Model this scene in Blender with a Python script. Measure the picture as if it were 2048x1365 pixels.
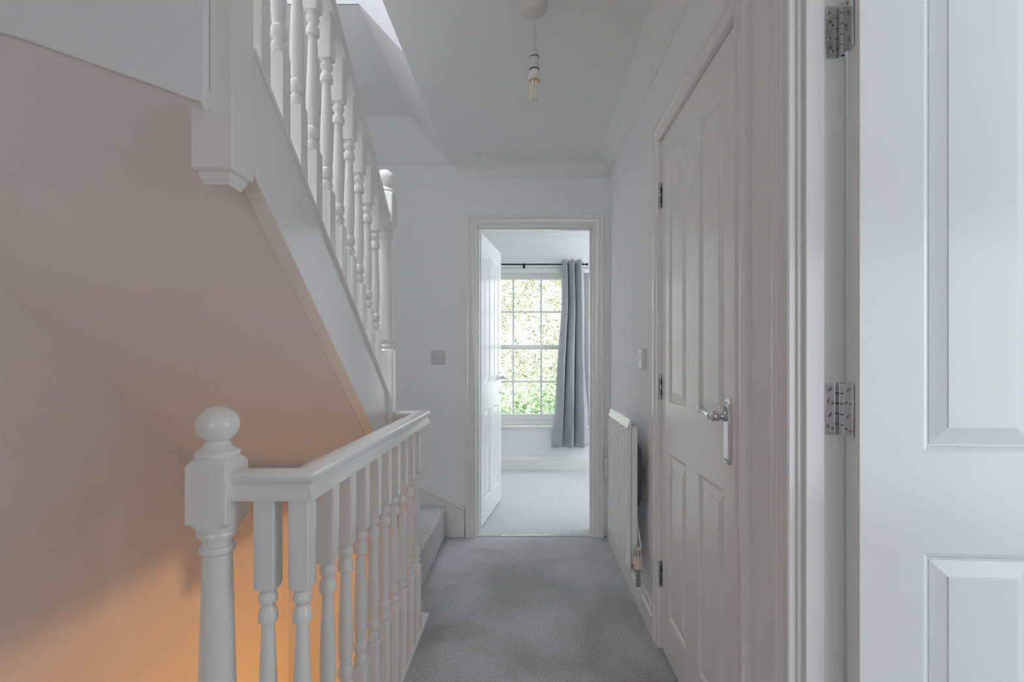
import bpy, bmesh, math, random
from mathutils import Vector, Matrix
for _o in list(bpy.data.objects): bpy.data.objects.remove(_o)
S = bpy.context.scene
COL = S.collection
PI = math.pi

# ------------------------------------------------------------------ camera
F = 1040.0                      # focal length in pixels of the 2048 px frame
VPX, VPY, EYE = 1054.0, 718.0, 1.145
cd = bpy.data.cameras.new('camera'); cam = bpy.data.objects.new('camera', cd); COL.objects.link(cam)
cam.location = (0, 0, EYE); cam.rotation_euler = (PI/2, 0, 0)
cd.sensor_width = 36; cd.lens = F/2048*36
cd.shift_x = -(VPX-1024)/2048; cd.shift_y = (VPY-682.5)/2048
cd.clip_start = 0.02
S.camera = cam
S.view_settings.view_transform = 'Standard'; S.view_settings.look = 'None'
S.view_settings.exposure = 0.1; S.view_settings.gamma = 1
S.view_settings.use_curve_mapping = False
S.cycles.max_bounces = 16; S.cycles.diffuse_bounces = 12; S.cycles.glossy_bounces = 4; S.cycles.transmission_bounces = 8

# ------------------------------------------------------------------ sky and lights
w = bpy.data.worlds.new('sky'); S.world = w; w.use_nodes = True
bg = w.node_tree.nodes['Background']
bg.inputs[0].default_value = (0.86, 0.93, 1.0, 1); bg.inputs[1].default_value = 2.6

def light(name, kind, loc, rot, energy, color, size=None, size_y=None, spread=None):
    l = bpy.data.lights.new(name, kind); o = bpy.data.objects.new(name, l); COL.objects.link(o)
    o.location = loc; o.rotation_euler = rot; l.energy = energy; l.color = color
    if kind == 'AREA':
        l.shape = 'RECTANGLE'; l.size = size; l.size_y = size_y or size
        if spread: l.spread = spread
    elif kind == 'POINT': l.shadow_soft_size = size
    elif kind == 'SUN': l.angle = size
    return o
# sun, daylight of the bedroom and roof windows, and added fill lamps
light('sun', 'SUN', (4, -3, 9), (math.radians(48), 0, math.radians(22)), 8.5, (1, .97, .9), 0.02)
light('added_fill_landing_rear', 'AREA', (-0.45, -5.9, 1.35), (math.radians(90), 0, 0), 28, (.94, .965, 1.0), 1.9, 1.9)  # added fill from behind the camera; the rear wall has no window
light('added_fill_side_room', 'AREA', (2.1, -1.15, 1.05), (math.radians(90), 0, math.radians(28)), 16, (.84, .89, 1.0), 1.4, 1.5)  # added bluish fill for the open door, standing free in the room
light('added_fill_left_wall', 'AREA', (2.93, .35, 1.25), (math.radians(90), 0, math.radians(90)), 13, (.97, .97, 1.0), 1.1, 1.3)  # added to brighten the left wall against the soffit
light('daylight_roof_window', 'AREA', (-0.97, 1.50, 4.5), (0, 0, 0), 64, (.94, .965, 1.0), 0.8, 0.8)
light('added_fill_bedroom_side', 'AREA', (2.3, 4.45, 1.45), (math.radians(90), 0, math.radians(90)), 24, (.89, .95, 1.0), 1.3, 1.4)  # added unseen source to brighten the bedroom floor and door
light('daylight_bedroom_window', 'AREA', (0.1, 6.3, 3.3), (math.radians(-48), 0, 0), 160, (.93, .97, 1.0), 2.2, 1.2)

# ------------------------------------------------------------------ materials
def mat(name, col, rough=.5, metal=0., bump=None, var=None, spec=None, coat=0.):
    m = bpy.data.materials.new(name); m.use_nodes = True
    nt = m.node_tree; b = nt.nodes['Principled BSDF']
    b.inputs['Base Color'].default_value = (*col, 1); b.inputs['Roughness'].default_value = rough
    b.inputs['Metallic'].default_value = metal
    if spec is not None: b.inputs['Specular IOR Level'].default_value = spec
    if coat: b.inputs['Coat Weight'].default_value = coat; b.inputs['Coat Roughness'].default_value = .12
    tc = nt.nodes.new('ShaderNodeTexCoord')
    if var:      # (scale, amount): soft colour mottling
        n = nt.nodes.new('ShaderNodeTexNoise'); n.inputs['Scale'].default_value = var[0]; n.inputs['Detail'].default_value = 4
        r = nt.nodes.new('ShaderNodeValToRGB')
        a = 1-var[1]
        r.color_ramp.elements[0].position = .3; r.color_ramp.elements[1].position = .7
        r.color_ramp.elements[0].color = (col[0]*a, col[1]*a, col[2]*a, 1); r.color_ramp.elements[1].color = (*col, 1)
        nt.links.new(tc.outputs['Object'], n.inputs['Vector']); nt.links.new(n.outputs['Fac'], r.inputs[0])
        nt.links.new(r.outputs[0], b.inputs['Base Color'])
    if bump:     # (scale, strength, distance)
        n = nt.nodes.new('ShaderNodeTexNoise'); n.inputs['Scale'].default_value = bump[0]; n.inputs['Detail'].default_value = 3
        bp = nt.nodes.new('ShaderNodeBump'); bp.inputs['Strength'].default_value = bump[1]; bp.inputs['Distance'].default_value = bump[2]
        nt.links.new(tc.outputs['Object'], n.inputs['Vector']); nt.links.new(n.outputs['Fac'], bp.inputs['Height'])
        nt.links.new(bp.outputs[0], b.inputs['Normal'])
    return m
def carpet_mat(name, c_dark, c_light, stain=True):
    m = bpy.data.materials.new(name); m.use_nodes = True
    nt = m.node_tree; b = nt.nodes['Principled BSDF']; L = nt.links.new
    b.inputs['Roughness'].default_value = .95; b.inputs['Specular IOR Level'].default_value = .1
    b.inputs['Sheen Weight'].default_value = .8; b.inputs['Sheen Roughness'].default_value = .6
    tc = nt.nodes.new('ShaderNodeTexCoord')
    fine = nt.nodes.new('ShaderNodeTexNoise'); fine.inputs['Scale'].default_value = 190; fine.inputs['Detail'].default_value = 3; fine.inputs['Roughness'].default_value = .75
    L(tc.outputs['Object'], fine.inputs['Vector'])
    r1 = nt.nodes.new('ShaderNodeValToRGB'); r1.color_ramp.elements[0].position = .36; r1.color_ramp.elements[1].position = .66
    r1.color_ramp.elements[0].color = (*c_dark, 1); r1.color_ramp.elements[1].color = (*c_light, 1)
    L(fine.outputs['Fac'], r1.inputs[0])
    big = nt.nodes.new('ShaderNodeTexNoise'); big.inputs['Scale'].default_value = 2.1; big.inputs['Detail'].default_value = 5; big.inputs['Roughness'].default_value = .6; big.inputs['Distortion'].default_value = .5
    L(tc.outputs['Object'], big.inputs['Vector'])
    r2 = nt.nodes.new('ShaderNodeValToRGB'); r2.color_ramp.elements[0].position = .36; r2.color_ramp.elements[1].position = .58
    r2.color_ramp.elements[0].color = (.58, .57, .54, 1) if stain else (.94, .94, .94, 1); r2.color_ramp.elements[1].color = (1, 1, 1, 1)
    L(big.outputs['Fac'], r2.inputs[0])
    mx = nt.nodes.new('ShaderNodeMix'); mx.data_type = 'RGBA'; mx.blend_type = 'MULTIPLY'; mx.inputs[0].default_value = 1
    L(r1.outputs[0], mx.inputs[6]); L(r2.outputs[0], mx.inputs[7]); L(mx.outputs[2], b.inputs['Base Color'])
    bp = nt.nodes.new('ShaderNodeBump'); bp.inputs['Strength'].default_value = .8; bp.inputs['Distance'].default_value = .004
    L(fine.outputs['Fac'], bp.inputs['Height']); L(bp.outputs[0], b.inputs['Normal'])
    return m
M = {
 'wall': mat('wall_paint', (.84, .852, .86), .75, bump=(140, .06, .001)),
 'stair_wall': mat('stairwell_paint', (.84, .79, .775), .7, bump=(120, .08, .001), var=(1.3, .04)),
 'loft': mat('loft_dimmed_paint', (.42, .43, .45), .75, bump=(140, .06, .001)),  # shade put into the colour, to dim the strongly lit loft walls
 'ceil': mat('ceiling_paint', (.83, .84, .825), .85, bump=(120, .06, .001)),
 'gloss': mat('white_gloss_woodwork', (.83, .825, .80), .15, bump=(60, .012, .001)),
 'door': mat('white_satin_door', (.83, .835, .825), .2, bump=(70, .012, .001)),
 'carpet': carpet_mat('grey_carpet', (.11, .115, .125), (.82, .83, .86)),
 'carpet_bed': carpet_mat('pale_grey_carpet', (.40, .405, .41), (.76, .765, .77), False),
 'chrome': mat('polished_chrome', (.72, .72, .74), .10, 1.),
 'dchrome': mat('darker_chrome', (.42, .42, .44), .22, 1.),
 'screw': mat('screw_steel', (.55, .50, .44), .3, 1.),
 'dark': mat('dark_recess', (.02, .02, .022), .5),
 'plastic': mat('white_plastic', (.74, .75, .74), .35),
 'switch': mat('switch_plastic', (.60, .585, .585), .4),
 'rose': mat('ceiling_rose_plastic', (.68, .64, .63), .4),
 'cream': mat('cream_plastic', (.72, .69, .56), .45),
 'tube': mat('unlit_fluorescent_tube', (.80, .77, .68), .3),
 'amber': mat('yellowed_plastic', (.62, .50, .28), .4),
 'black': mat('black_metal', (.02, .02, .025), .35, .5),
 'rad': mat('radiator_enamel', (.88, .89, .90), .2),
 'bluemetal': mat('blue_grey_steel', (.09, .11, .15), .35, .6),
 'curtain': mat('grey_curtain_cloth', (.42, .425, .45), .5, bump=(300, .1, .001)),
 'bark': mat('bark', (.50, .47, .42), .9, var=(9, .5)),
 'leaf': mat('pale_leaf', (.80, .83, .58), .5, var=(3, .4)),
 'leaf2': mat('bright_leaf', (.62, .80, .48), .45, var=(4, .35)),
 'lawn': mat('lawn', (.16, .26, .08), .9, var=(2, .4)),
}
def leaf_mat(name, a, b_):
    m = bpy.data.materials.new(name); m.use_nodes = True; nt = m.node_tree; L = nt.links.new
    nt.nodes.remove(nt.nodes['Principled BSDF']); out = nt.nodes['Material Output']
    gi = nt.nodes.new('ShaderNodeNewGeometry'); r = nt.nodes.new('ShaderNodeValToRGB')
    r.color_ramp.elements[0].color = (*a, 1); r.color_ramp.elements[1].color = (*b_, 1)
    L(gi.outputs['Random Per Island'], r.inputs[0])
    d = nt.nodes.new('ShaderNodeBsdfDiffuse'); t = nt.nodes.new('ShaderNodeBsdfTranslucent'); mx = nt.nodes.new('ShaderNodeMixShader'); mx.inputs[0].default_value = .45
    L(r.outputs[0], d.inputs[0]); L(r.outputs[0], t.inputs[0]); L(d.outputs[0], mx.inputs[1]); L(t.outputs[0], mx.inputs[2]); L(mx.outputs[0], out.inputs[0])
    return m
M['leaf'] = leaf_mat('pale_leaf', (.24, .27, .15), (.92, .90, .80))
M['leaf2'] = leaf_mat('bright_leaf', (.20, .30, .13), (.82, .92, .74))
M['curtain'].node_tree.nodes['Principled BSDF'].inputs['Sheen Weight'].default_value = .3
g = bpy.data.materials.new('window_glass'); g.use_nodes = True
gb = g.node_tree.nodes['Principled BSDF']; gb.inputs['Transmission Weight'].default_value = 1; gb.inputs['Roughness'].default_value = 0; gb.inputs['IOR'].default_value = 1.03
M['glass'] = g

# ------------------------------------------------------------------ mesh helpers
class MB:
    def __init__(s): s.v = []; s.f = []
    def add(s, v, f):
        n = len(s.v); s.v += [tuple(p) for p in v]; s.f += [tuple(i+n for i in q) for q in f]; return s
    def box(s, x0, x1, y0, y1, z0, z1):
        return s.add([(x0,y0,z0),(x1,y0,z0),(x1,y1,z0),(x0,y1,z0),(x0,y0,z1),(x1,y0,z1),(x1,y1,z1),(x0,y1,z1)],
                     [(0,3,2,1),(4,5,6,7),(0,1,5,4),(1,2,6,5),(2,3,7,6),(3,0,4,7)])
    def prism(s, pts, axis, a, b):
        """closed polygon (2-D points) extruded along an axis: x -> (y,z), y -> (x,z), z -> (x,y)"""
        def P(p, t): return {'x': (t, p[0], p[1]), 'y': (p[0], t, p[1]), 'z': (p[0], p[1], t)}[axis]
        n = len(pts)
        v = [P(p, a) for p in pts] + [P(p, b) for p in pts]
        f = [tuple(range(n))[::-1], tuple(range(n, 2*n))] + [(i, (i+1) % n, n+(i+1) % n, n+i) for i in range(n)]
        return s.add(v, f)
    def rings(s, rings, cap=True):
        n = len(rings[0]); v = [p for r in rings for p in r]; f = []
        for i in range(len(rings)-1):
            for j in range(n): f.append((i*n+j, i*n+(j+1) % n, (i+1)*n+(j+1) % n, (i+1)*n+j))
        if cap: f.append(tuple(range(n))[::-1]); f.append(tuple((len(rings)-1)*n+j for j in range(n)))
        return s.add(v, f)
    def lathe(s, prof, c=(0,0,0), axis='z', n=28):
        R = []
        for (h, r) in prof:
            ring = []
            for k in range(n):
                a = 2*PI*k/n; u, w_ = r*math.cos(a), r*math.sin(a)
                ring.append({'z': (c[0]+u, c[1]+w_, c[2]+h), 'y': (c[0]+u, c[1]+h, c[2]+w_), 'x': (c[0]+h, c[1]+u, c[2]+w_)}[axis])
            R.append(ring)
        return s.rings(R)
    def turned(s, prof, half, c=(0,0), corner=1.3696):
        """lathe profile clipped by a square of the given half width: turned post or baluster with square blocks"""
        ang = []
        for q in range(4):
            for a in (0, 11, 22, 32, 43.1, 46.9, 58, 68, 79): ang.append(math.radians(q*90+a))
        R = []
        for (z, r) in prof:
            ring = []
            for a in ang:
                sq = half/max(abs(math.cos(a)), abs(math.sin(a)))
                rr = min(r, sq, half*corner); ring.append((c[0]+rr*math.cos(a), c[1]+rr*math.sin(a), z))
            R.append(ring)
        return s.rings(R)
    def tube(s, pts, r, n=10):
        pts = [Vector(p) for p in pts]; rr = r if isinstance(r, (list, tuple)) else [r]*len(pts); R = []
        for i, p in enumerate(pts):
            d = (pts[min(i+1, len(pts)-1)]-pts[max(i-1, 0)]).normalized()
            up = Vector((0,0,1)) if abs(d.z) < .95 else Vector((1,0,0))
            a = d.cross(up).normalized(); b = a.cross(d).normalized()
            R.append([tuple(p+a*rr[i]*math.cos(2*PI*k/n)+b*rr[i]*math.sin(2*PI*k/n)) for k in range(n)])
        return s.rings(R)
    def sweep(s, prof, stations):
        """stations: list of functions/mappings turning a profile point (u,v) into a 3-D point"""
        return s.rings([[st(u, v) for (u, v) in prof] for st in stations])

def props(o, label=None, cat=None, group=None, kind=None):
    for k, v in (('label', label), ('category', cat), ('group', group), ('kind', kind)):
        if v: o[k] = v
    return o
def build(name, mb, m, parent=None, bevel=0., smooth=35, seg=2, label=None):
    me = bpy.data.meshes.new(name); me.from_pydata(mb.v, [], mb.f); me.update()
    bm = bmesh.new(); bm.from_mesh(me); bmesh.ops.recalc_face_normals(bm, faces=bm.faces); bm.to_mesh(me); bm.free()
    me.materials.append(m)
    if smooth:
        me.polygons.foreach_set('use_smooth', [True]*len(me.polygons)); me.set_sharp_from_angle(angle=math.radians(smooth))
    o = bpy.data.objects.new(name, me); COL.objects.link(o)
    if parent is not None: o.parent = parent
    if bevel:
        b = o.modifiers.new('bevel', 'BEVEL'); b.width = bevel; b.segments = seg; b.limit_method = 'ANGLE'; b.angle_limit = math.radians(40)
    if label: o['label'] = label
    return o
def struct(name, mb, m, **k):
    return props(build(name, mb, m, **k), kind='structure')
def thing(name, label, cat, loc=(0,0,0), rz=0., group=None, kind=None):
    o = bpy.data.objects.new(name, None); COL.objects.link(o); o.empty_display_size = .1
    o.location = loc; o.rotation_euler = (0, 0, rz)
    return props(o, label, cat, group, kind)
def B(*a): return MB().box(*a)
def copy_obj(o, parent=None, loc=None):
    c = o.copy(); COL.objects.link(c)
    if parent is not None: c.parent = parent
    if loc: c.location = loc
    return c

# ------------------------------------------------------------------ the shell of the building
XL, XR, XR2 = -1.43, .531, .62          # left wall, landing side and room side of the right wall
YB, YB2 = 3.344, 3.474                  # back wall
ZC = 2.4
WELLY = 3.12                            # far wall of the stairwell
fl = MB(); fl.box(-.50, 3.0, -6.0, YB, -.25, 0); fl.box(XL, -.50, -6.0, 1.03, -.25, 0); fl.box(-.60, -.50, 2.31, YB, -.25, 0)
struct('floor', fl, M['carpet'], smooth=0)
struct('floor_bedroom', B(-1.7, 2.45, YB, 5.36, -.25, .004), M['carpet_bed'], smooth=0)
struct('wall_left', B(XL-.12, XL, -6.0, YB, -2.7, 4.7), M['stair_wall'], smooth=0)
bw = MB()
bw.box(XL, -.353, YB, YB2, 0, 2.41); bw.box(.451, 2.45, YB, YB2, 0, 2.5); bw.box(-.353, .451, YB, YB2, 2.022, 2.41)
struct('wall_back', bw, M['wall'], smooth=0)
wr = MB()
wr.box(XR, XR2, 1.05, 1.276, 0, ZC); wr.box(XR, XR2, 2.082, YB, 0, ZC); wr.box(XR, XR2, 1.276, 2.082, 2.034, ZC)
wr.box(XR, XR2, .25, 1.05, 2.034, ZC); wr.box(XR, XR2, -6.0, .25, 0, ZC)
struct('wall_right', wr, M['wall'], smooth=0)
struct('wall_rear', B(XL, 3.1, -6.12, -6.0, 0, ZC), M['wall'], smooth=0)
# cupboard behind the closed door, side room beyond the open door
struct('wall_cupboard', MB().box(1.2, 1.3, 1.14, YB, 0, ZC).box(XR2, 1.2, 1.14, 1.2, 0, ZC), M['wall'], smooth=0)
struct('wall_side_room', MB().box(3.0, 3.1, -2.4, 1.14, 0, ZC).box(1.3, 3.1, 1.14, 1.24, 0, ZC).box(XR2, 3.0, -2.5, -2.4, 0, ZC), M['wall'], smooth=0)
cl = MB()
cl.box(-.506, XR2, -6.0, YB, ZC, 2.66); cl.box(XL, -.506, -6.0, 1.03, ZC, 2.66); cl.box(XR2, 3.1, -6.0, YB, ZC, 2.66)
struct('ceiling', cl, M['ceil'], smooth=0)
# stair void above the flight: sloping soffits, low ceiling, then up into the loft
sv = MB()
sv.prism([(YB, 2.385), (YB+.13, 2.385), (YB+.13, 2.7), (3.128, 2.7), (3.128, 2.606)], 'x', XL, -.48)      # slope over the back wall
sv.box(XL, -.694, 2.15, 3.13, 2.606, 2.7)
sv.prism([(-.506, 2.4), (-.506, 2.7), (-.694, 2.7), (-.694, 2.606)], 'y', 2.15, 3.36)
struct('ceiling_void', sv, M['wall'], smooth=0)
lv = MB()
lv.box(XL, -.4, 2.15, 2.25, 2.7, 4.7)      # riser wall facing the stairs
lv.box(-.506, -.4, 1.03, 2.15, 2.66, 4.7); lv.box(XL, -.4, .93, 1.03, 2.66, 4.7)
lv.prism([(-.506, 2.402), (-.506, 2.705), (XL, 2.705), (XL, 2.608), (-.694, 2.608)], 'y', 2.142, 2.15)  # thin facing added in the darkened colour to dim the lit end
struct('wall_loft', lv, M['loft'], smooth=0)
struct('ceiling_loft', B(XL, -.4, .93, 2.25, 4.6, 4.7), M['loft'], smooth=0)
# stairwell below, and the hall under the landing
struct('wall_stairwell_far', MB().box(XL, -1.0, WELLY, YB, -2.7, .36).box(-1.0, -.60, WELLY, YB, -2.7, .17), M['stair_wall'], smooth=0)
lw = MB(); lw.box(-.60, 2.2, WELLY+.02, YB, -2.7, -.25); lw.box(2.1, 2.2, -1.0, WELLY+.02, -2.7, -.25); lw.box(XL, 2.2, -1.1, -1.0, -2.7, -.25)
struct('wall_lower_hall', lw, M['stair_wall'], smooth=0)
struct('floor_lower_hall', B(XL, 2.2, -1.1, YB, -2.8, -2.7), M['carpet'], smooth=0)
struct('ceiling_lower_hall', B(-.50, 2.2, -1.0, WELLY+.02, -.265, -.25), M['ceil'], smooth=0)
light('warm_lamp_of_lower_hall', 'POINT', (.22, 2.30, -.73), (0,0,0), 33, (1, .52, .18), .045)

# bedroom
br = MB(); br.box(-1.8, -1.7, YB2, 5.36, 0, 2.5); br.box(2.35, 2.45, YB2, 5.36, 0, 2.5); br.box(-1.8, -1.43, YB, YB2, 0, 2.5)
struct('wall_bedroom_sides', br, M['wall'], smooth=0)
struct('ceiling_bedroom', B(-1.8, 2.45, YB2, 5.66, 2.4, 2.6), M['ceil'], smooth=0)
WY, WO = 5.36, 5.66
wx0, wx1, sx0, sx1, wz0, wz1 = -.64, .66, -.49, .50, .454, 2.088
ww = MB()
ww.prism([(-1.8, WY), (wx0, WY), (sx0, 5.50), (sx0, WO), (-1.8, WO)], 'z', 0, 2.45)
ww.prism([(2.45, WY), (wx1, WY), (sx1, 5.50), (sx1, WO), (2.45, WO)], 'z', 0, 2.45)
ww.prism([(wx0, WY), (wx1, WY), (sx1, 5.50), (sx1, WO), (sx0, WO), (sx0, 5.50)], 'z', 0, wz0-.02)
ww.prism([(wx0, WY), (wx1, WY), (sx1, 5.50), (sx1, WO), (sx0, WO), (sx0, 5.50)], 'z', wz1, 2.45)
struct('wall_window', ww, M['wall'], smooth=0)

# coving -------------------------------------------------------------
CV = [(0, -.092), (0, 0), (.092, 0), (.092, -.006), (.078, -.010), (.060, -.016), (.042, -.027), (.027, -.043), (.016, -.062), (.010, -.080), (.006, -.092)]
cb = MB(); cb.sweep(CV, [lambda u, v: (-.503+.12*(-v/.092) if True else 0, YB-u, ZC+v), lambda u, v: (XR-u, YB-u, ZC+v)])
struct('trim_1', cb, M['ceil'], smooth=50)
cr = MB(); cr.sweep(CV, [lambda u, v: (XR-u, YB-u, ZC+v), lambda u, v: (XR-u, -6.0, ZC+v)])
struct('trim_2', cr, M['ceil'], smooth=50)
c3 = MB(); c3.sweep(CV, [lambda u, v: (-1.7, WY-u, 2.4+v*1.15), lambda u, v: (2.35, WY-u, 2.4+v*1.15)])
c3.box(-1.7, 2.35, 5.22, 5.245, 2.385, 2.4)
struct('trim_3', c3, M['ceil'], smooth=50)

# skirting boards ----------------------------------------------------
SK = [(0, 0), (.020, 0), (.020, .083), (.016, .087), (.012, .090), (.010, .100), (.007, .112), (.003, .118), (0, .118)]
def skirting(name, p, q, nx, ny, h=1.):
    mb = MB(); mb.sweep(SK, [lambda u, v: (p[0]+nx*u, p[1]+ny*u, v*h), lambda u, v: (q[0]+nx*u, q[1]+ny*u, v*h)])
    return struct(name, mb, M['gloss'], smooth=25)
skirting('baseboard_right', (XR, 2.126), (XR, YB-.02), -1, 0)
skirting('baseboard_bedroom', (-1.7, WY), (2.35, WY), 0, -1, 1.26)
skirting('baseboard_right_rear', (XR, -6.0), (XR, .19), -1, 0)
# stair string on the back wall: rises to the left behind the winders
ws = MB()
ws.prism([(-.402, 0), (-.402, .172), (-.52, .236), (-.66, .302), (-1.43, .66), (-1.43, 0)], 'y', YB-.018, YB)
ws.prism([(-.402, .172), (-.402, .196), (-.52, .260), (-.66, .326), (-1.43, .684), (-1.43, .66), (-.66, .302), (-.52, .236)], 'y', YB-.026, YB)
struct('baseboard_back', ws, M['gloss'], bevel=.003)

# door frames --------------------------------------------------------
ARCH = [(0, 0), (0, .013), (.003, .016), (.008, .016), (.011, .012), (.030, .013), (.036, .016), (.040, .014), (.044, .019), (.056, .021), (.063, .020), (.067, .015), (.067, 0)]
def frame_sweep(mb, prof, P, N, T):
    """prof u runs away from the opening, v out of the wall; P = 4 corner points (2-D t,z), T = unit tangent axis of the wall, N = normal, origin o"""
    o, t = T
    sts = []
    for (c, d) in P:
        def st(u, v, c=c, d=d):
            q = Vector(o)+Vector(t)*(c[0]+d[0]*u)+Vector((0,0,1))*(c[1]+d[1]*u)+Vector(N)*v
            return tuple(q)
        sts.append(st)
    return mb.sweep(prof, sts)
def architrave(name, o, t, N, a, b, h, m=None):
    mb = frame_sweep(MB(), ARCH, [((a, 0), (-1, 0)), ((a, h), (-1, 1)), ((b, h), (1, 1)), ((b, 0), (1, 0))], N, (o, t))
    return struct(name, mb, m or M['gloss'], smooth=30)
# back doorway (opening x -.323 .. .421)
architrave('trim_4', (0, YB, 0), (1, 0, 0), (0, -1, 0), -.328, .426, 2.006)
ln = MB(); ln.box(-.353, -.323, YB, YB2, 0, 2.0); ln.box(.421, .451, YB, YB2, 0, 2.0); ln.box(-.353, .451, YB, YB2, 2.0, 2.022)
ln.box(-.323, -.311, YB+.045, YB+.085, 0, 2.0); ln.box(.409, .421, YB+.045, YB+.085, 0, 2.0); ln.box(-.311, .409, YB+.045, YB+.085, 1.988, 2.0)
struct('trim_5', ln, M['gloss'], bevel=.0015)
architrave('trim_6', (0, YB2, 0), (1, 0, 0), (0, 1, 0), -.328, .426, 2.006)
# hall cupboard doorway in the right wall (y 1.305 .. 2.053)
architrave('trim_7', (XR, 0, 0), (0, 1, 0), (-1, 0, 0), 1.298, 2.060, 2.009)
ln = MB(); ln.box(XR, XR2, 1.276, 1.3015, 0, 2.008); ln.box(XR, XR2, 2.0565, 2.082, 0, 2.008); ln.box(XR, XR2, 1.276, 2.082, 2.008, 2.034)
ln.box(.572, .60, 1.3015, 1.3135, 0, 2.008); ln.box(.572, .60, 2.0445, 2.0565, 0, 2.008); ln.box(.572, .60, 1.3135, 2.0445, 1.996, 2.008)
struct('trim_8', ln, M['gloss'], bevel=.001)
# doorway of the side room (y .25 .. 1.02)
architrave('trim_9', (XR, 0, 0), (0, 1, 0), (-1, 0, 0), .265, 1.026, 2.009)
ln = MB(); ln.box(XR, XR2, 1.02, 1.05, 0, 2.008); ln.box(XR, XR2, .25, .28, 0, 2.008); ln.box(XR, XR2, .25, 1.05, 2.008, 2.034)
ln.box(.541, .577, 1.008, 1.02, 0, 2.008); ln.box(.541, .577, .28, .292, 0, 2.008); ln.box(.541, .577, .292, 1.008, 1.996, 2.008)
struct('trim_10', ln, M['gloss'], bevel=.0015)
architrave('trim_11', (XR2, 0, 0), (0, 1, 0), (1, 0, 0), .265, 1.030, 2.009)

# ------------------------------------------------------------------ doors
def leaf_mesh(W, H, T, panels, z0=.008):
    mb = MB()
    xs = sorted({0, W} | {p[0] for p in panels} | {p[1] for p in panels}); zs = sorted({z0, H} | {p[2] for p in panels} | {p[3] for p in panels})
    for side in (0, 1):
        Y = lambda d: d if side == 0 else T-d
        for i in range(len(xs)-1):
            for j in range(len(zs)-1):
                if any(abs(p[0]-xs[i]) < 1e-6 and abs(p[2]-zs[j]) < 1e-6 for p in panels): continue
                mb.add([(xs[i], Y(0), zs[j]), (xs[i+1], Y(0), zs[j]), (xs[i+1], Y(0), zs[j+1]), (xs[i], Y(0), zs[j+1])], [(0,1,2,3) if side == 0 else (3,2,1,0)])
        for (a, b, c, d) in panels:
            rr = [(0, 0), (.002, .0015), (.006, .003), (.010, .0085), (.014, .0095), (.0145, .0075), (.043, .0025), (.0435, .0008), (.046, .0006)]
            R = [[(a+i, Y(e), c+i), (b-i, Y(e), c+i), (b-i, Y(e), d-i), (a+i, Y(e), d-i)] for (i, e) in rr]
            n = len(R); v = [p for r in R for p in r]; f = []
            for k in range(n-1):
                for j in range(4): f.append((k*4+j, k*4+(j+1) % 4, (k+1)*4+(j+1) % 4, (k+1)*4+j))
            f.append(tuple((n-1)*4+j for j in range(4)))
            if side == 1: f = [q[::-1] for q in f]
            mb.add(v, f)
    mb.add([(0,0,z0),(W,0,z0),(W,T,z0),(0,T,z0),(0,0,H),(W,0,H),(W,T,H),(0,T,H)], [(0,3,2,1),(4,5,6,7),(3,0,4,7),(1,2,6,5)])
    return mb
def build_leaf(name, mb, m, parent):
    me = bpy.data.meshes.new(name); me.from_pydata(mb.v, [], mb.f); me.update()
    bm = bmesh.new(); bm.from_mesh(me); bmesh.ops.remove_doubles(bm, verts=bm.verts, dist=1e-5); bm.to_mesh(me); bm.free()
    me.materials.append(m); o = bpy.data.objects.new(name, me); COL.objects.link(o); o.parent = parent
    return o
def lever_handle(parent, x, zc, sgn, m=M['chrome']):
    """plate and lever on the front (y<0) of a door leaf; sgn is the direction the lever points along the leaf"""
    p = MB(); hw, z0, z1 = .0205, zc-.128, zc+.047
    o_ = [(-hw, z0+.012), (-hw+.012, z0), (hw-.012, z0), (hw, z0+.012), (hw, z1-.012), (hw-.012, z1), (-hw+.012, z1), (-hw, z1-.012)]
    def ring(k, y): 
        cz = (z0+z1)/2; return [(x+a*(1-k/hw), y, cz+(b-cz)*(1-k/(z1-cz))) for a, b in o_]
    p.rings([ring(0, 0), ring(0, -.004), ring(.006, -.009), ring(.0075, -.009)])
    h = build('door_handle', p, m, parent, smooth=20)
    for zz in (z0+.013, z1-.013):
        for q in (-1, 1): build('screw', MB().lathe([(0, .0035), (-.0012, .003)], (x+q*.006, -.009, zz), 'y', 12), M['dchrome'], h)
    l = MB()
    l.lathe([(-.009, .014), (-.014, .0145), (-.018, .011), (-.024, .0095), (-.030, .013), (-.038, .0145), (-.046, .012), (-.050, .006)], (x, 0, zc), 'y', 20)
    pts, rad = [], []
    for (t, r, dz) in ((0, .006, 0), (.006, .0085, 0), (.015, .0105, -.001), (.028, .0112, -.002), (.042, .010, -.001), (.055, .0072, .001), (.066, .0052, .004), (.078, .0062, .007), (.092, .0088, .0095), (.104, .0108, .011), (.109, .0095, .0115), (.111, .004, .0115)):
        pts.append((x+sgn*t, -.040-.10*t*0, zc+dz)); rad.append(r)
    l.tube(pts, rad, 16)
    build('lever', l, m, h, smooth=40)
    return h
def knuckle_hinge(parent, x, y, zc, m=M['dchrome'], H=.10, r=.0058):
    """butt hinge seen from its knuckle side: five barrels and a slim edge of both leaves"""
    k = MB()
    for i in range(5):
        z0 = zc-H/2+i*H/5
        k.lathe([(z0+.0006-zc, r*.8), (z0+.0014-zc, r), (z0+H/5-.0014-zc, r), (z0+H/5-.0006-zc, r*.8)], (x, y, zc), 'z', 14)
    k.box(x-.012, x-.001, y+.0045, y+.0058, zc-H/2, zc+H/2); k.box(x+.001, x+.008, y+.0045, y+.0058, zc-H/2, zc+H/2)
    h = build('hinge', k, m, parent, smooth=30)
    for i in (1, 3):
        build('hinge_gap', B(x+.0052, x+.0085, y-.001, y+.0052, zc-H/2+i*H/5+.001, zc-H/2+(i+1)*H/5-.001), M['dark'], h, smooth=0)
    return h
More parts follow.
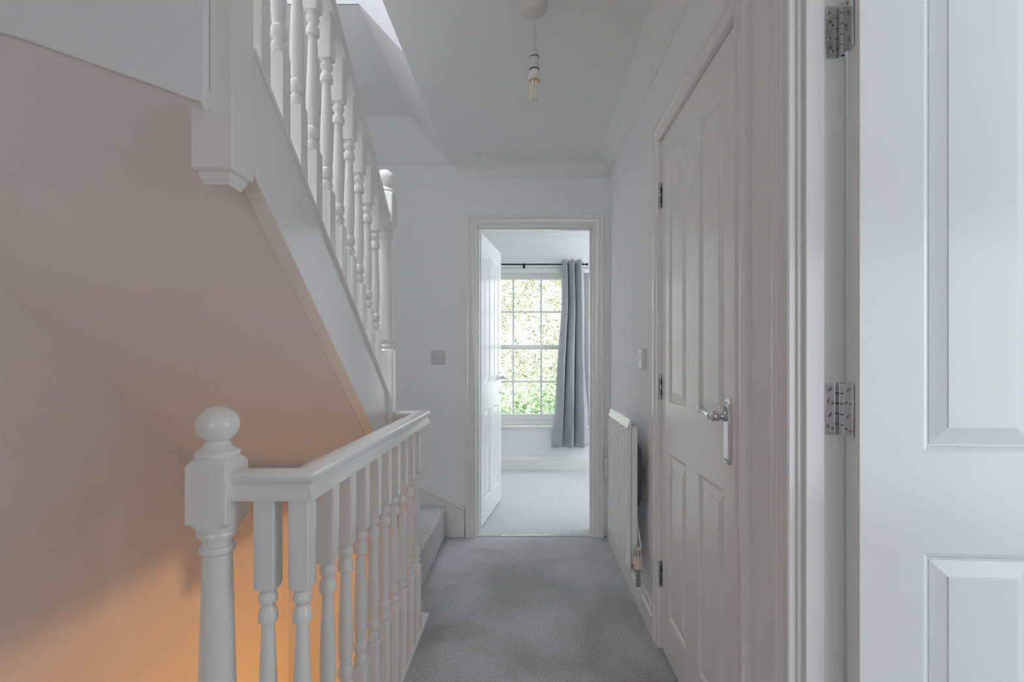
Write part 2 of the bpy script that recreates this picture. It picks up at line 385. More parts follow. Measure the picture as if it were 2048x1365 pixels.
def four_panels(W, st=.108):
    mid = (W-2*st-2*.2)/2
    pw = (W-2*st-.125)/2
    a0, a1 = st, st+pw; b0, b1 = W-st-pw, W-st
    return [(a0, a1, .165, .79), (b0, b1, .165, .79), (a0, a1, .975, 1.892), (b0, b1, .975, 1.892)]

# door_2: the closed door in the right wall
d2 = thing('door_2', 'closed white four-panel door with chrome lever in the right wall', 'door', (.5325, 2.053, 0), -PI/2, kind='structure')
W = .748
build_leaf('door_panel', leaf_mesh(W, 2.004, .036, four_panels(W, .10)), M['door'], d2)
for zc in (1.790, 1.034, .296): knuckle_hinge(d2, -.002, -.0055, zc)
lever_handle(d2, .683, .994, -1)

# door_1: bedroom door, standing open into the bedroom
d1 = thing('door_1', 'white four-panel bedroom door standing open beyond the back doorway', 'door', (-.3075, 3.482, 0), math.radians(82.3), kind='structure')
build_leaf('door_panel', leaf_mesh(.73, 1.995, .036, four_panels(.73, .10), z0=.016), M['door'], d1)
lever_handle(d1, .675, .994, -1)
for zc in (1.787, 1.047, .31):
    h = build('hinge', B(.0-.004, .0-.0025, .004, .034, zc-.05, zc+.05), M['plastic'], d1)
# painted hinge leaves on the frame
for zc in (1.787, 1.047, .31):
    hm = B(-.323, -.3215, YB+.087, YB+.118, zc-.05, zc+.05)
    h = props(build('hinge', hm, M['plastic']), 'white painted hinge leaf on the left lining of the bedroom doorway, %s' % ('topmost of three' if zc > 1.5 else 'middle of three' if zc > .7 else 'lowest of three'), 'hinge', 'hinge leaves on the bedroom door frame')
    for k, dz in enumerate((-.037, -.012, .012, .037)):
        build('screw', MB().lathe([(0, .0045), (.001, .004)], (-.3215, YB+.097+(k % 2)*.011, zc+dz), 'x', 10), M['dark'], h)

# door_3: door of the side room, swung wide open beside the camera
d3 = thing('door_3', 'white four-panel door standing wide open at the right edge', 'door', (.6125, .957, 0), math.radians(-4), kind='structure')
W3 = .762
build_leaf('door_panel', leaf_mesh(W3, 2.0, .040, four_panels(W3, .112)), M['door'], d3)
def butt_hinge(zc):
    H = .102
    h = thing('hinge', 'chrome butt hinge with screws between door frame and nearest open door, %s' % ('upper' if zc > 1.5 else 'middle' if zc > .8 else 'lower'), 'hinge', (0, 0, 0), group='chrome butt hinges of the nearest door')
    lf = build('hinge_leaf', B(.5845, .612, 1.0185, 1.0205, zc-H/2, zc+H/2), M['chrome'], h, bevel=.0006)
    build('hinge_leaf', B(.6105, .6125, .974, 1.004, zc-H/2, zc+H/2), M['chrome'], h, bevel=.0006)
    for i in range(5):
        z0 = -H/2+i*H/5
        build('knuckle', MB().lathe([(z0+.0004, .0045), (z0+.0012, .0058), (z0+H/5-.0012, .0058), (z0+H/5-.0004, .0045)], (.6135, 1.010, zc), 'z', 18), M['chrome'], h, smooth=30)
    build('pin', MB().lathe([(-H/2, .0035), (H/2, .0035)], (.6135, 1.010, zc), 'z', 10), M['dark'], h)
    for i, dz in enumerate((.038, .0125, -.0125, -.038)):
        xx = .5915+(i % 2)*.0055
        s_ = build('screw', MB().lathe([(0, .0042), (-.0010, .0040), (-.0012, .0034)], (xx, 1.0185, zc+dz), 'y', 16), M['screw'], h)
        build('screw_slot', MB().box(xx-.0022, xx+.0022, 1.0170, 1.0174, zc+dz-.0005, zc+dz+.0005).box(xx-.0005, xx+.0005, 1.0170, 1.0174, zc+dz-.0022, zc+dz+.0022), M['dark'], s_, smooth=0)
        yy = .990-(i % 2)*.008
        s_ = build('screw', MB().lathe([(0, .0042), (-.0010, .0040), (-.0012, .0034)], (.6105, yy, zc+dz), 'x', 16), M['screw'], h)
        build('screw_slot', MB().box(.6090, .6094, yy-.0022, yy+.0022, zc+dz-.0005, zc+dz+.0005).box(.6090, .6094, yy-.0005, yy+.0005, zc+dz-.0022, zc+dz+.0022), M['dark'], s_, smooth=0)
    return h
for zc in (1.785, 1.047): butt_hinge(zc)

# ------------------------------------------------------------------ landing balustrade
def seg(a, b, n=6, f=lambda t: 0): return [(a+(b-a)*k/n, f(k/n)) for k in range(n+1)]
def bead(z0, z1, r0, r1, n=5):
    """rounded bead profile from z0 up to z1, waist radius r0, belly r1"""
    return [(z0+(z1-z0)*k/n, r0+(r1-r0)*math.sin(PI*k/n)**.7) for k in range(n+1)]
def baluster_mesh(zb, zt0, tb, tt, c=(0,0), half=.0205):
    """zb..tb lower square block, turning tb..tt, upper block tt..zt0"""
    big = half*1.5
    L = tt-tb
    p = [(zb, big), (tb-.007, big), (tb-.002, half*1.16), (tb, half*.8), (tb+.002, .0145)]
    p += bead(tb+.004, tb+.030, .0135, .0190)
    p += [(tb+.033, .0125), (tb+.036, .0135)]
    p += [(tb+.037, .0165), (tb+.043, .0190), (tb+.055, .0192), (tb+.064, .0180), (tb+.067, .0165), (tb+.069, .0150)]
    a, b = tb+.071, tt-.069
    for k in range(9):
        t = k/8; z = a+(b-a)*t
        r = .0148+.0042*math.sin(min(1, t/.28)*PI/2) if t < .28 else .0190-.0068*((t-.28)/.72)**1.15
        p.append((z, r))
    p += [(tt-.068, .0155), (tt-.066, .0185), (tt-.054, .0192), (tt-.044, .0178), (tt-.037, .0135), (tt-.034, .0125)]
    p += bead(tt-.031, tt-.005, .0135, .0190)
    p += [(tt-.002, .0145), (tt, half*.8), (tt+.002, half*1.16), (tt+.007, big), (zt0, big)]
    return MB().turned(p, half, c)
RH = [(.0295, 0), (.0300, .006), (.0270, .011), (.0225, .017), (.0200, .024), (.0205, .031), (.0245, .036), (.0285, .039), (.0305, .044), (.0300, .050), (.0265, .0545), (.018, .0575)]
RAIL = RH+[(0, .059)]+[(-a, b) for a, b in RH[::-1]]
def ball_cap(cx, cy, z, r=.0395):
    mb = MB(); p = [(0, .039), (.003, .0425), (.012, .0430), (.015, .0400), (.018, .0345), (.023, .0285), (.029, .0245), (.0325, .0235)]
    zc = .0675
    for k in range(13):
        a = -1.02+(PI/2+1.02)*k/12; p.append((zc+r*.985*math.sin(a), max(.0008, r*1.05*math.cos(a))))
    return mb.lathe(p, (cx, cy, z), 'z', 44)
def newel_profile(z_low, z_base, z_mid, z_top, half=.042):
    """square base to z_base, turned shaft to z_mid, square block to z_top with a weathered top"""
    big = half*1.5
    p = [(z_low, big), (z_base-.014, big), (z_base-.004, half*1.15), (z_base, half*.95), (z_base+.004, .036)]
    p += [(z_base+.012, .039), (z_base+.022, .036), (z_base+.028, .029), (z_base+.036, .033), (z_base+.042, .0385)]
    a, b = z_base+.05, z_mid-.06
    for k in range(7):
        t = k/6; p.append((a+(b-a)*t, .0385-.0105*t**1.0))
    p += [(z_mid-.058, .0300), (z_mid-.055, .0335), (z_mid-.049, .0345), (z_mid-.043, .0330), (z_mid-.040, .0285), (z_mid-.033, .0275), (z_mid-.026, .0300), (z_mid-.024, .0365), (z_mid-.018, .0385), (z_mid-.012, .0370), (z_mid-.010, .0385), (z_mid-.004, .0400), (z_mid, .040), (z_mid+.001, half*1.1), (z_mid+.010, half*1.38), (z_mid+.014, big)]
    p += [(z_top-.016, big), (z_top-.006, half*1.18), (z_top, half*.98)]
    return p
bal = thing('landing_balustrade', 'white turned-spindle balustrade with ball-topped post guarding the stairwell beside the landing carpet', 'balustrade', (-.46, 1.07, 0))
def lp(o):      # parent keeping world coordinates of meshes built in world space
    o.location = -Vector(bal.location); return o
def bpart(name, mb, m, **k): return lp(build(name, mb, m, bal, **k))
NX, NY = -.638, 1.072
nw = bpart('newel_post', MB().turned(newel_profile(-.30, .265, .805, .945), .042, (NX, NY)), M['gloss'], smooth=30)
cap = build('ball_cap', ball_cap(NX, NY, .942), M['gloss'], nw, smooth=50)
RZ = .859
RX, RY, RE = -.46, 1.072, 2.285
bpart('handrail', MB().sweep(RAIL, [lambda u, v: (-.596, RY-u, RZ+v), lambda u, v: (RX+u, RY-u, RZ+v), lambda u, v: (RX+u, RE+u, RZ+v), lambda u, v: (-.578, RE+u, RZ+v)]), M['gloss'], smooth=28)
BR = [(-.034, 0), (.024, 0), (.024, .014), (.020, .020), (-.030, .020), (-.034, .014)]
bpart('base_rail', MB().sweep(BR, [lambda u, v: (-.596, RY-u, v), lambda u, v: (RX+u, RY-u, v), lambda u, v: (RX+u, RE+u, v), lambda u, v: (-.578, RE+u, v)]), M['gloss'], smooth=28)
bpos = [(-.5335, RY), (RX-.003, RY)] + [(RX-.003, 1.208+.1195*k) for k in range(9)]
b0 = None
for i, (x, y) in enumerate(bpos):
    if b0 is None:
        b0 = build('baluster', baluster_mesh(.018, RZ+.004, .293, .672), M['gloss'], bal, smooth=32)
    b_ = b0 if i == 0 else copy_obj(b0, bal)
    b_.location = Vector((x, y, 0))-Vector(bal.location)
# board that closes the floor edge under the balustrade
fb = MB(); fb.box(-.512, -.50, 1.042, 2.30, -.26, -.001); fb.box(-.60, -.50, 1.03, 1.042, -.26, -.001)
struct('trim_12', fb, M['gloss'])

# ------------------------------------------------------------------ the upper flight
ztop = lambda y: 1.826-.748*(y-1.127)
zbot = lambda y: 1.548-.775*(y-1.14)
zrail = lambda y: 2.223-.762*(y-1.5615)
st = thing('staircase', 'white painted staircase with turned spindles rising over the stairwell on the left', 'staircase', (-.62, 2.27, 0))
def spart(name, mb, m, **k):
    o = build(name, mb, m, st, **k); o.location = -Vector(st.location); return o
spart('string_board', MB().prism([(1.134, zbot(1.134)), (2.24, zbot(2.24)), (2.24, ztop(2.24)-.012), (1.134, ztop(1.134)-.012)], 'x', -.637, -.597), M['gloss'], bevel=.0015)
CAPR = [(-.030, 0), (.030, 0), (.032, .006), (.030, .012), (.024, .018), (-.024, .018), (-.030, .012), (-.032, .006)]
spart('string_capping', MB().sweep(CAPR, [lambda u, v: (-.619+u, 1.134, ztop(1.134)-.016+v), lambda u, v: (-.619+u, 2.23, ztop(2.23)-.016+v)]), M['gloss'], smooth=30)
spart('handrail', MB().sweep(RAIL, [lambda u, v: (-.619+u, 1.134, zrail(1.134)+v*1.2), lambda u, v: (-.619+u, 2.235, zrail(2.235)+v*1.2)]), M['gloss'], smooth=28)
ys = [1.194+.1027*k for k in range(10)]
s0 = None
for i, y in enumerate(ys):
    zt = 2.149-.785*(y-1.496)         # underside of the upper block
    if s0 is None:
        s0 = build('baluster', baluster_mesh(-.70, .145, -.40, 0), M['gloss'], st, smooth=32); z_ref = 0
    b_ = s0 if i == 0 else copy_obj(s0, st)
    b_.location = Vector((-.619, y, zt))-Vector(st.location)
FX, FY = -.62, 2.272
fn = spart('newel_post', MB().turned(newel_profile(-.26, 1.185, 1.724, 1.868), .042, (FX, FY)), M['gloss'], smooth=30)
build('ball_cap', ball_cap(FX, FY, 1.866, .038), M['gloss'], fn, smooth=50)
# drop newel at the head of the flight
dn = MB(); dn.box(-.6795, -.5955, 1.05, 1.134, 1.53, 2.75)
dn2 = spart('drop_newel', dn, M['gloss'], bevel=.002)
dc = MB()
def sq(i, z): return [(-.6795+i, 1.05+i, z), (-.5955-i, 1.05+i, z), (-.5955-i, 1.134-i, z), (-.6795+i, 1.134-i, z)]
dc.rings([sq(.003, 1.53), sq(.003, 1.5275), sq(.0095, 1.5275), sq(.0105, 1.522), sq(.0125, 1.514), sq(.016, 1.508), sq(.017, 1.503)])
build('drop_moulding', dc, M['gloss'], dn2, smooth=0)
# carpeted treads: straight flight then winders at the foot
for k in range(4):
    y1 = 2.19-.262*k; z = ztop(y1)-.022; ye = y1-.275 if k < 3 else 1.26
    t = MB(); t.prism([(y1, z-.19), (y1, z-.012), (y1-.006, z), (ye, z), (ye, z-.022), (y1-.02, z-.022), (y1-.02, z-.19)], 'x', XL+.002, -.640)
    spart('stair_tread', t, M['carpet'], smooth=40)
wz = [(.206, [(-.52, 2.31), (-.52, YB-.03), (-.95, YB-.03), (-.665, 2.31)]),
      (.41, [(-.665, 2.32), (-.95, YB-.03), (XL+.002, YB-.03), (-.67, 2.30)]),
      (.64, [(-.67, 2.29), (XL+.002, YB-.03), (XL+.002, 2.22), (-.67, 2.22)])]
def step(z, pts, zl): 
    return MB().prism(pts, 'z', zl, z)
s1 = step(.206, wz[0][1], .001)
o = spart('stair_tread', s1, M['carpet'], bevel=.022, seg=4, smooth=50, label='carpeted bottom step')
spart('stair_tread', step(.41, wz[1][1], .362), M['carpet'], bevel=.01, smooth=50)
spart('stair_tread', step(.64, wz[2][1], .60), M['carpet'], bevel=.01, smooth=50)
spart('apron_board', MB().box(-.612, -.600, 2.315, WELLY, -.25, .20).box(-.598, -.522, 2.30, 2.309, -.25, .20), M['gloss'])
# soffit under the flight, twisting up to the landing edge near the camera
EDGE = [(-1.43, 1.828), (-1.25, 1.822), (-1.15, 1.814), (-1.08, 1.803), (-1.049, 1.797), (-1.011, 1.787), (-.970, 1.773), (-.90, 1.748), (-.722, 1.685), (-.660, 1.662), (-.637, 1.653)]
def zedge(x):
    for (a, za), (b, zb_) in zip(EDGE, EDGE[1:]):
        if a <= x <= b: return za+(zb_-za)*(x-a)/(b-a)
    return EDGE[-1][1]
def zsoff(x, y):
    if y <= 2.45: z = 1.564-.777*(y-1.12)
    else:
        t = (y-2.45)/(WELLY-2.45); ze = .31 if x < -1.0 else .31-.155*min(1, (x+1.0)/.22); z = (1.564-.777*1.33)+(ze-(1.564-.777*1.33))*t
    if y < 1.47:
        e = zedge(x)-(1.564-.777*(1.04-1.12)); z += e*((1.47-y)/.43)**2
    return z
sf = MB(); nx_, ny_ = 28, 60
gx = [XL+(-.637-XL)*i/nx_ for i in range(nx_+1)]; gy = [1.04+(WELLY-1.04)*j/ny_ for j in range(ny_+1)]
top = [(x, y, zsoff(x, y)) for y in gy for x in gx]; bot = [(x, y, zsoff(x, y)+.035) for y in gy for x in gx]
n0 = len(top); ff = []
for j in range(ny_):
    for i in range(nx_):
        a = j*(nx_+1)+i; q = (a, a+1, a+nx_+2, a+nx_+1); ff.append(q); ff.append(tuple(k+n0 for k in q[::-1]))
bd = [i for i in range(nx_+1)] + [j*(nx_+1)+nx_ for j in range(1, ny_+1)] + [ny_*(nx_+1)+i for i in range(nx_-1, -1, -1)] + [j*(nx_+1) for j in range(ny_-1, 0, -1)]
for a, b in zip(bd, bd[1:]+bd[:1]): ff.append((b, a, a+n0, b+n0))
sf.add(top+bot, ff)
struct('ceiling_stair_soffit', sf, M['stair_wall'], smooth=60)
# plastered face of the upper landing edge above the soffit
fa = MB(); pts = [(x, z-.004) for x, z in EDGE[:-1]] + [(-.648, 1.655), (-.640, 1.640), (-.640, 2.66), (XL, 2.66)]
fa.prism(pts, 'y', 1.028, 1.048)
struct('wall_landing_edge', fa, M['wall'], bevel=.002, smooth=0)

# ------------------------------------------------------------------ bedroom window
wn = thing('window_1', 'tall white sash window with small panes and trees outside', 'window', (0, 5.45, wz0), kind='structure')
GY = 5.45
def wpart(name, mb, m, **k):
    o = build(name, mb, m, wn, **k); o.location = -Vector(wn.location); return o
bxs = [-.436, -.1436, .148, .440]
fr = MB(); fr.box(sx0-.01, -.462, GY-.03, GY+.06, wz0, 2.088); fr.box(.466, sx1+.01, GY-.03, GY+.06, wz0, 2.088); fr.box(sx0, sx1, GY-.03, GY+.06, 2.035, 2.088); fr.box(sx0, sx1, GY-.03, GY+.06, wz0, .50)
wpart('window_frame', fr, M['gloss'], bevel=.003)
def sash(z0, z1, zb, yy, lab):
    s_ = MB(); s_.box(-.462, -.436, yy, yy+.035, z0, z1); s_.box(.440, .466, yy, yy+.035, z0, z1)
    lo, hi = (.045, .058) if z1 > 1.9 else (.068, .04)
    s_.box(-.462, .466, yy, yy+.035, z0, z0+lo); s_.box(-.462, .466, yy, yy+.035, z1-hi, z1)
    for x in bxs[1:3]: s_.box(x-.0095, x+.0095, yy+.004, yy+.031, z0, z1)
    for z in zb: s_.box(-.45, .45, yy+.0055, yy+.0295, z-.009, z+.009)
    o = wpart('sash', s_, M['gloss'], bevel=.003)
    gl = build('pane', B(-.45, .453, yy+.016, yy+.019, z0+.02, z1-.02), M['glass'], o, smooth=0)
    return o
sash(1.245, 2.036, (1.638,), GY+.018, '')
sash(.50, 1.290, (.906,), GY-.020, '')
sill = MB(); sill.prism([(wx0-.02, WY-.035), (wx1+.02, WY-.035), (wx1+.02, WY), (wx1, WY), (sx1, 5.50), (sx0, 5.50), (wx0, WY), (wx0-.02, WY)], 'z', wz0-.02, wz0)
wpart('window_sill', sill, M['gloss'], bevel=.004)
wpart('window_head', B(wx0, wx1, WY-.012, WY, 2.03, 2.075), M['gloss'], bevel=.004)

# curtain pole and curtain
CY, CZ = 5.27, 2.102
cp = thing('curtain_pole', 'thin black curtain pole with round end knob above the window', 'curtain pole', (0, CY, CZ))
build('pole', MB().tube([(-.66, 0, 0), (.585, 0, 0)], .0075, 12), M['black'], cp)
for s_ in (-.665, .590):
    f_ = MB(); sgn = 1 if s_ > 0 else -1
    f_.lathe([(0, .0075), (sgn*.004, .011), (sgn*.008, .0075), (sgn*.018, .0065), (sgn*.022, .011), (sgn*.03, .0155), (sgn*.038, .014), (sgn*.044, .005)], (s_-sgn*.012, 0, 0), 'x', 16)
    build('end_knob', f_, M['black'], cp)
for bx in (-.03, .52, -.6):
    b_ = MB(); b_.tube([(bx, 0, -.011), (bx, .045, -.015), (bx, .088, -.02)], .005, 8); b_.lathe([(-.006, .0125), (.006, .0125)], (bx, 0, 0), 'x', 14); b_.box(bx-.012, bx+.012, .082, .09, -.055, .02)
    b_.box(bx-.008, bx+.008, -.008, .008, -.030, -.012)
    build('bracket', b_, M['black'], cp)
ct = thing('curtain', 'grey eyelet curtain hanging gathered at the right of the bedroom window', 'curtain', (.45, CY, .25))
NU, NV = 120, 36
zt_, zb_ = 2.152, .252
v = []; f = []
def fold(u):      # plan shape along the cloth: (x fraction, depth)
    return math.sin(u*2*PI*3.1+1.2)
for j in range(NV+1):
    t = j/NV; z = zt_+(zb_-zt_)*t
    x0 = .345-.10*max(0, (t-.25)/.75)**1.1; x1 = .566+.046*t
    x0 += .004*math.sin(t*9)
    for i in range(NU+1):
        u = i/NU
        x = x0+(x1-x0)*u + .026*math.sin(u*2*PI*6.2+.9)*(.55+.6*t)
        y = (.062+.022*t)*fold(u+.03*math.sin(t*4)*t) + .008*math.sin(u*31+t*7)*t
        zz = z + (.006*math.sin(u*40) if j == NV else 0) - (.012*abs(math.sin(u*11)) if j == 0 else 0)
        v.append((x-.45, y, zz-.25))
for j in range(NV):
    for i in range(NU):
        a = j*(NU+1)+i; f.append((a, a+1, a+NU+2, a+NU+1))
cloth = build('cloth', MB().add(v, f), M['curtain'], ct, smooth=180)
so = cloth.modifiers.new('s', 'SOLIDIFY'); so.thickness = .002
for k, u in enumerate((.08, .22, .36, .49, .63, .76, .90)):
    x = .350+(.560-.350)*u
    r_ = MB(); R = []
    for a in range(24):
        an = 2*PI*a/24; R.append([(x-.45+.003*math.cos(b*PI/3), .0205*math.cos(an)*(1+.15*math.sin(b*PI/3)), CZ-.25+.0205*math.sin(an)*(1+.15*math.sin(b*PI/3))) for b in range(6)])
    R.append(R[0]); r_.rings(R, cap=False)
    build('eyelet', r_, M['chrome'], ct)

# ------------------------------------------------------------------ radiator on the right wall
rd = thing('radiator', 'white ribbed panel radiator on the right wall beyond the closed door', 'radiator', (.45, 2.5, .21))
def rpart(name, mb, m, **k):
    o = build(name, mb, m, rd, **k); o.location = -Vector(rd.location); return o
R0, R1 = 2.262, 2.785
fp = MB(); fp.box(.4465, .4535, R0, R1, .205, .872)
nr = 13
for k in range(nr):
    y = R0+.028+(R1-R0-.056)*k/(nr-1)
    fp.rings([[(.447, y-.011, .235), (.4335, y-.006, .245), (.4335, y+.006, .245), (.447, y+.011, .235)],
              [(.447, y-.012, .835), (.4335, y-.006, .825), (.4335, y+.006, .825), (.447, y+.012, .835)]])
rpart('front_panel', fp, M['rad'], bevel=.0015)
rpart('top_grille', MB().prism([(.4365, .838), (.4365, .845), (.449, .880), (.4545, .882), (.4545, .868), (.4495, .868)], 'y', R0, R1), M['rad'], bevel=.0015)
rpart('rear_panel', B(.4555, .482, R0+.004, R1-.004, .215, .844), M['rad'], bevel=.003)
rpart('bleed_valve', MB().lathe([(0, .007), (-.008, .007), (-.009, .004), (-.016, .004)], (.464, R0+.012, .862), 'y', 6).box(.4545, .468, R0+.012, R0+.026, .842, .868), M['dchrome'])
bk = MB(); bk.box(.4825, .490, R0+.010, R0+.035, .50, .768); bk.box(.4905, .4925, R0+.014, R0+.038, .51, .76); bk.box(.493, .5015, R0+.022, R0+.035, .515, .75); bk.box(.5015, .531, R0+.24, R0+.25, .60, .66); bk.box(.494, .503, R0+.03, R0+.25, .60, .66)
for k in range(4): bk.lathe([(0, .004), (-.004, .0045), (-.006, .002)], (.4965, R0+.010, .53+.068*k), 'y', 10)
rpart('wall_bracket', bk, M['bluemetal'], bevel=.001)
tv = MB(); tvc = (.471, 2.205, 0)
tvp = [(.254, .0150), (.262, .0185), (.285, .0190), (.305, .0185), (.325, .0165), (.338, .0140), (.345, .0095), (.347, .002)]
cap_ = rpart('valve_head', MB().lathe(tvp, tvc, 'z', 28), M['cream'], label='cream thermostatic valve head')
for a in range(9):
    an = a*2*PI/9+.2-PI/2
    sl = MB(); c_, s_ = math.cos(an), math.sin(an)
    q = lambda r, t, z: (tvc[0]+c_*r-s_*t, tvc[1]+s_*r+c_*t, z)
    sl.add([q(.0182, -.0014, .308), q(.0182, .0014, .308), q(.0148, .0014, .338), q(.0148, -.0014, .338), q(.0192, -.0014, .308), q(.0192, .0014, .308), q(.0152, .0014, .338), q(.0152, -.0014, .338)],
           [(0,1,2,3), (4,5,6,7), (0,1,5,4), (1,2,6,5), (2,3,7,6), (3,0,4,7)])
    build('vent_slot', sl, M['dark'], cap_, smooth=0)
tb_ = MB(); tb_.lathe([(.246, .0125), (.252, .0135), (.256, .0125)], tvc, 'z', 20)
tb_.lathe([(.176, .002), (.180, .0085), (.192, .0105), (.203, .0085), (.205, .011), (.212, .011), (.214, .0085), (.247, .0085)], tvc, 'z', 16)
tb_.tube([(.471, 2.205, .232), (.468, 2.235, .236), (.462, R0+.005, .240)], .008, 12)
tb_.tube([(.471, 2.205, .192), (.474, 2.212, .188), (.482, 2.232, .187)], .0075, 12)
rpart('valve_body', tb_, M['dchrome'], smooth=40)
cbl = MB(); cbl.tube([(.474, 2.32, .56), (.4785, 2.300, .48), (.484, 2.285, .42), (.4905, 2.27, .37), (.494, 2.26, .33), (.4945, 2.255, .25), (.492, 2.25, .10)], .0048, 10)
rpart('pipe', cbl, M['plastic'])

# small white fitting on the frame beside the radiator
fm = thing('plastic_fitting', 'small white plastic fitting low on the door frame behind the radiator', 'fitting', (.508, 3.30, .46))
build('body', MB().box(-.016, .010, .0, .022, -.068, .058), M['plastic'], fm, bevel=.004)
build('clip', MB().box(-.012, .006, -.004, .02, .062, .082), M['plastic'], fm, bevel=.003)
build('bracket', MB().box(.011, .0215, -.004, .022, -.072, -.012), M['plastic'], fm, bevel=.002)

# switches
def face_plate(name, label, loc, rz, m, screws=True):
    t = thing(name, label, 'light switch', loc, rz)
    build('face_plate', B(-.0435, .0435, -.009, 0, -.0435, .0435), m, t, bevel=.0025, seg=3)
    for q in (-1, 1):
        build('screw', MB().lathe([(0, .0032), (-.0006, .003)], (q*.0305, -.0088, .0), 'y', 12), M['dark'], t)
    rk = MB(); rk.add([(-.009, -.0085, .012), (.009, -.0085, .012), (.009, -.0135, -.013), (-.009, -.0135, -.013), (-.009, -.0085, -.013), (.009, -.0085, -.013)], [(0,1,2,3), (3,2,5,4), (0,3,4), (1,5,2), (0,4,5,1)])
    build('rocker', rk, m, t, smooth=0)
    return t
face_plate('light_switch', 'square grey-white light switch on the back wall left of the bedroom doorway', (-.571, YB, 1.153), 0, M['switch'])
# call point on the right wall
cs = thing('wall_control', 'narrow white control box on the right wall between radiator and closed door', 'wall control', (XR, 2.345, 1.145), -PI/2)
build('case', B(-.034, .034, -.022, 0, -.044, .044), M['plastic'], cs, bevel=.003)
build('slide', MB().lathe([(0, .009), (-.0015, .0085)], (0, -.022, .004), 'y', 16).box(-.003, .003, -.0245, -.022, -.014, .018), M['switch'], cs)

# ceiling pendant
pn = thing('pendant_lamp', 'bare unlit low-energy bulb hanging from the white ceiling rose', 'ceiling lamp', (.0265, 1.84, ZC))
build('ceiling_rose', MB().lathe([(0, .046), (-.006, .0455), (-.022, .041), (-.032, .035), (-.038, .024), (-.040, .008), (-.042, .0055), (-.044, .003)], (0,0,0), 'z', 40), M['rose'], pn, smooth=40)
build('cord', MB().tube([(0, 0, -.04), (0, 0, -.16)], .0032, 8), M['rose'], pn)
hd = build('lamp_holder', MB().lathe([(-.157, .004), (-.162, .0085), (-.172, .0125), (-.186, .0155), (-.190, .0165), (-.228, .0168), (-.232, .0160)], (0,0,0), 'z', 28), M['rose'], pn, smooth=50)
for z in (-.1885, -.2315): build('black_ring', MB().lathe([(z-.0015, .0160), (z-.0015, .0172), (z+.0015, .0172), (z+.0015, .0160)], (0,0,0), 'z', 28), M['dark'], hd)
lb = build('bulb', MB().lathe([(-.233, .0150), (-.240, .0165), (-.252, .0215), (-.268, .0220), (-.270, .020)], (0,0,0), 'z', 28), M['plastic'], pn, smooth=50)
build('bulb_collar', MB().lathe([(-.2685, .0205), (-.2715, .0205), (-.2735, .018)], (0,0,0), 'z', 28), M['amber'], lb)
for k in range(3):
    a = k*2*PI/3+.5
    for q in (-1, 1):
        cx, cy = .0105*math.cos(a)-q*.0052*math.sin(a), .0105*math.sin(a)+q*.0052*math.cos(a)
        build('bulb_tube', MB().lathe([(-.272, .0044), (-.335, .0044), (-.339, .0034), (-.341, .001)], (cx, cy, 0), 'z', 12), M['tube'], lb, smooth=50)

# threshold strip in the bedroom doorway
props(build('threshold_strip', MB().prism([(-.165, 0), (.14, 0), (.14, .001), (-.165, .001)], 'y', 3.352, 3.362), M['chrome']), 'bright metal threshold strip across the floor of the bedroom doorway', 'threshold strip')
bpy.data.objects['threshold_strip'].location.z = .0045

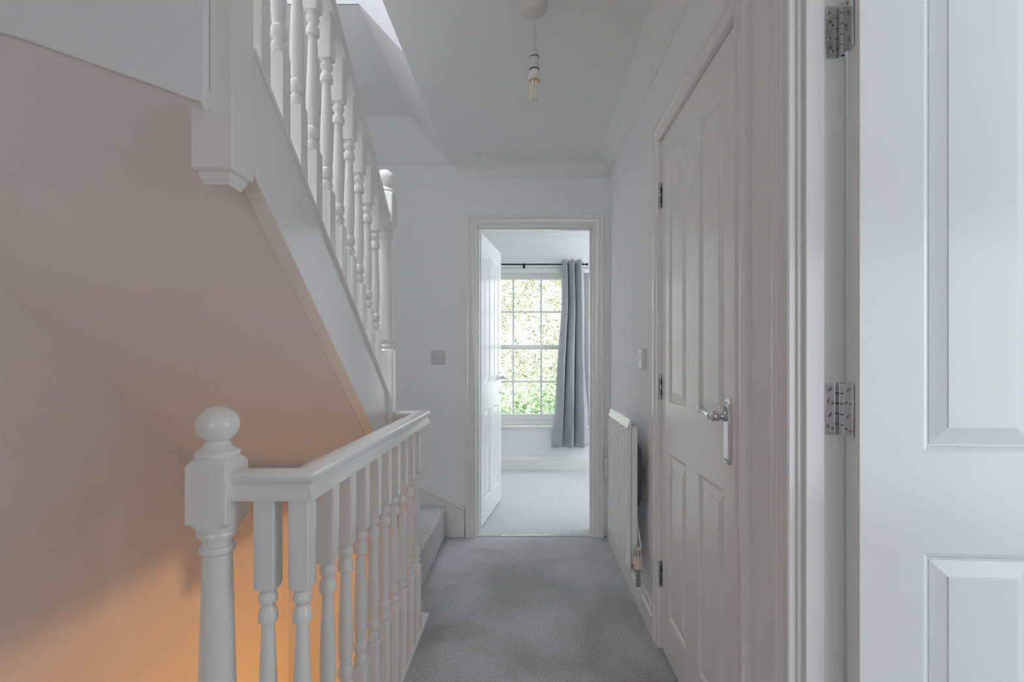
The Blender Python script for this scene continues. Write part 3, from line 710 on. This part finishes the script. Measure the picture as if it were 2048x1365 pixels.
# ------------------------------------------------------------------ garden outside
rnd = random.Random(7)
struct('ground_garden', B(-14, 14, 5.66, 26, -2.9, -2.8), M['lawn'], smooth=0)
def leaves(name, cx, cy, cz, rx, ry, rz_, n, size, m, parent):
    v = []; f = []
    clumps = []
    for _ in range(max(12, n//90)):
        a = rnd.uniform(0, 2*PI); e = math.asin(rnd.uniform(-1, 1)); r = rnd.uniform(.35, 1)**.6
        clumps.append((cx+rx*r*math.cos(a)*math.cos(e), cy+ry*r*math.sin(a)*math.cos(e), cz+rz_*r*math.sin(e)))
    for _ in range(n):
        c = rnd.choice(clumps); sg = .20
        p = Vector((rnd.gauss(c[0], sg), rnd.gauss(c[1], sg), rnd.gauss(c[2], sg)))
        d = Vector((rnd.gauss(0, 1), rnd.gauss(0, 1), rnd.gauss(0, .6))).normalized(); u = Vector((rnd.gauss(0, .7), rnd.gauss(0, .7), 1)).normalized()
        s_ = d.cross(u).normalized(); L = size*rnd.uniform(.6, 1.3); k = len(v)
        v += [tuple(p), tuple(p+d*L*.5+s_*L*.28), tuple(p+d*L), tuple(p+d*L*.5-s_*L*.28)]; f.append((k, k+1, k+2, k+3))
    me = bpy.data.meshes.new(name); me.from_pydata(v, [], f); me.materials.append(m)
    o = bpy.data.objects.new(name, me); COL.objects.link(o); o.parent = parent; return o
def tree(name, label, cat, x, y, h, spec, m):
    t = thing(name, label, cat, (x, y, -2.8))
    tk = MB(); tk.tube([(0, 0, 0), (.06, 0, h*.3), (-.05, .05, h*.6), (.05, 0, h)], [.13, .10, .07, .02], 10); build('trunk', tk, M['bark'], t, smooth=60)
    for k in range(9):
        a = rnd.uniform(0, 2*PI); z = h*rnd.uniform(.3, .85); L = rnd.uniform(.8, 1.5)
        br_ = MB(); br_.tube([(0, 0, z), (L*.5*math.cos(a), L*.5*math.sin(a), z+.25*L), (L*math.cos(a), L*math.sin(a), z+.6*L)], [.035, .022, .006], 7); build('branch', br_, M['bark'], t, smooth=60)
    leaves('foliage', *spec, m, t); return t
tree('tree', 'pale leafy tree filling the upper panes of the bedroom window', 'tree', -1.5, 10.2, 6.2, (1.3, 0, 4.9, 2.1, 1.0, 2.6, 46000, .045), M['leaf'])
tree('tree', 'second pale tree standing further back outside the bedroom window', 'tree', 2.2, 15.2, 8.0, (-1.8, 0, 5.6, 2.4, 1.0, 3.0, 14000, .12), M['leaf'])
tree('shrub', 'bright green broad-leaved shrub low outside the window behind the lower panes', 'shrub', .15, 8.2, 3.0, (0, 0, 2.6, 1.3, .6, .95, 7000, .09), M['leaf2'])
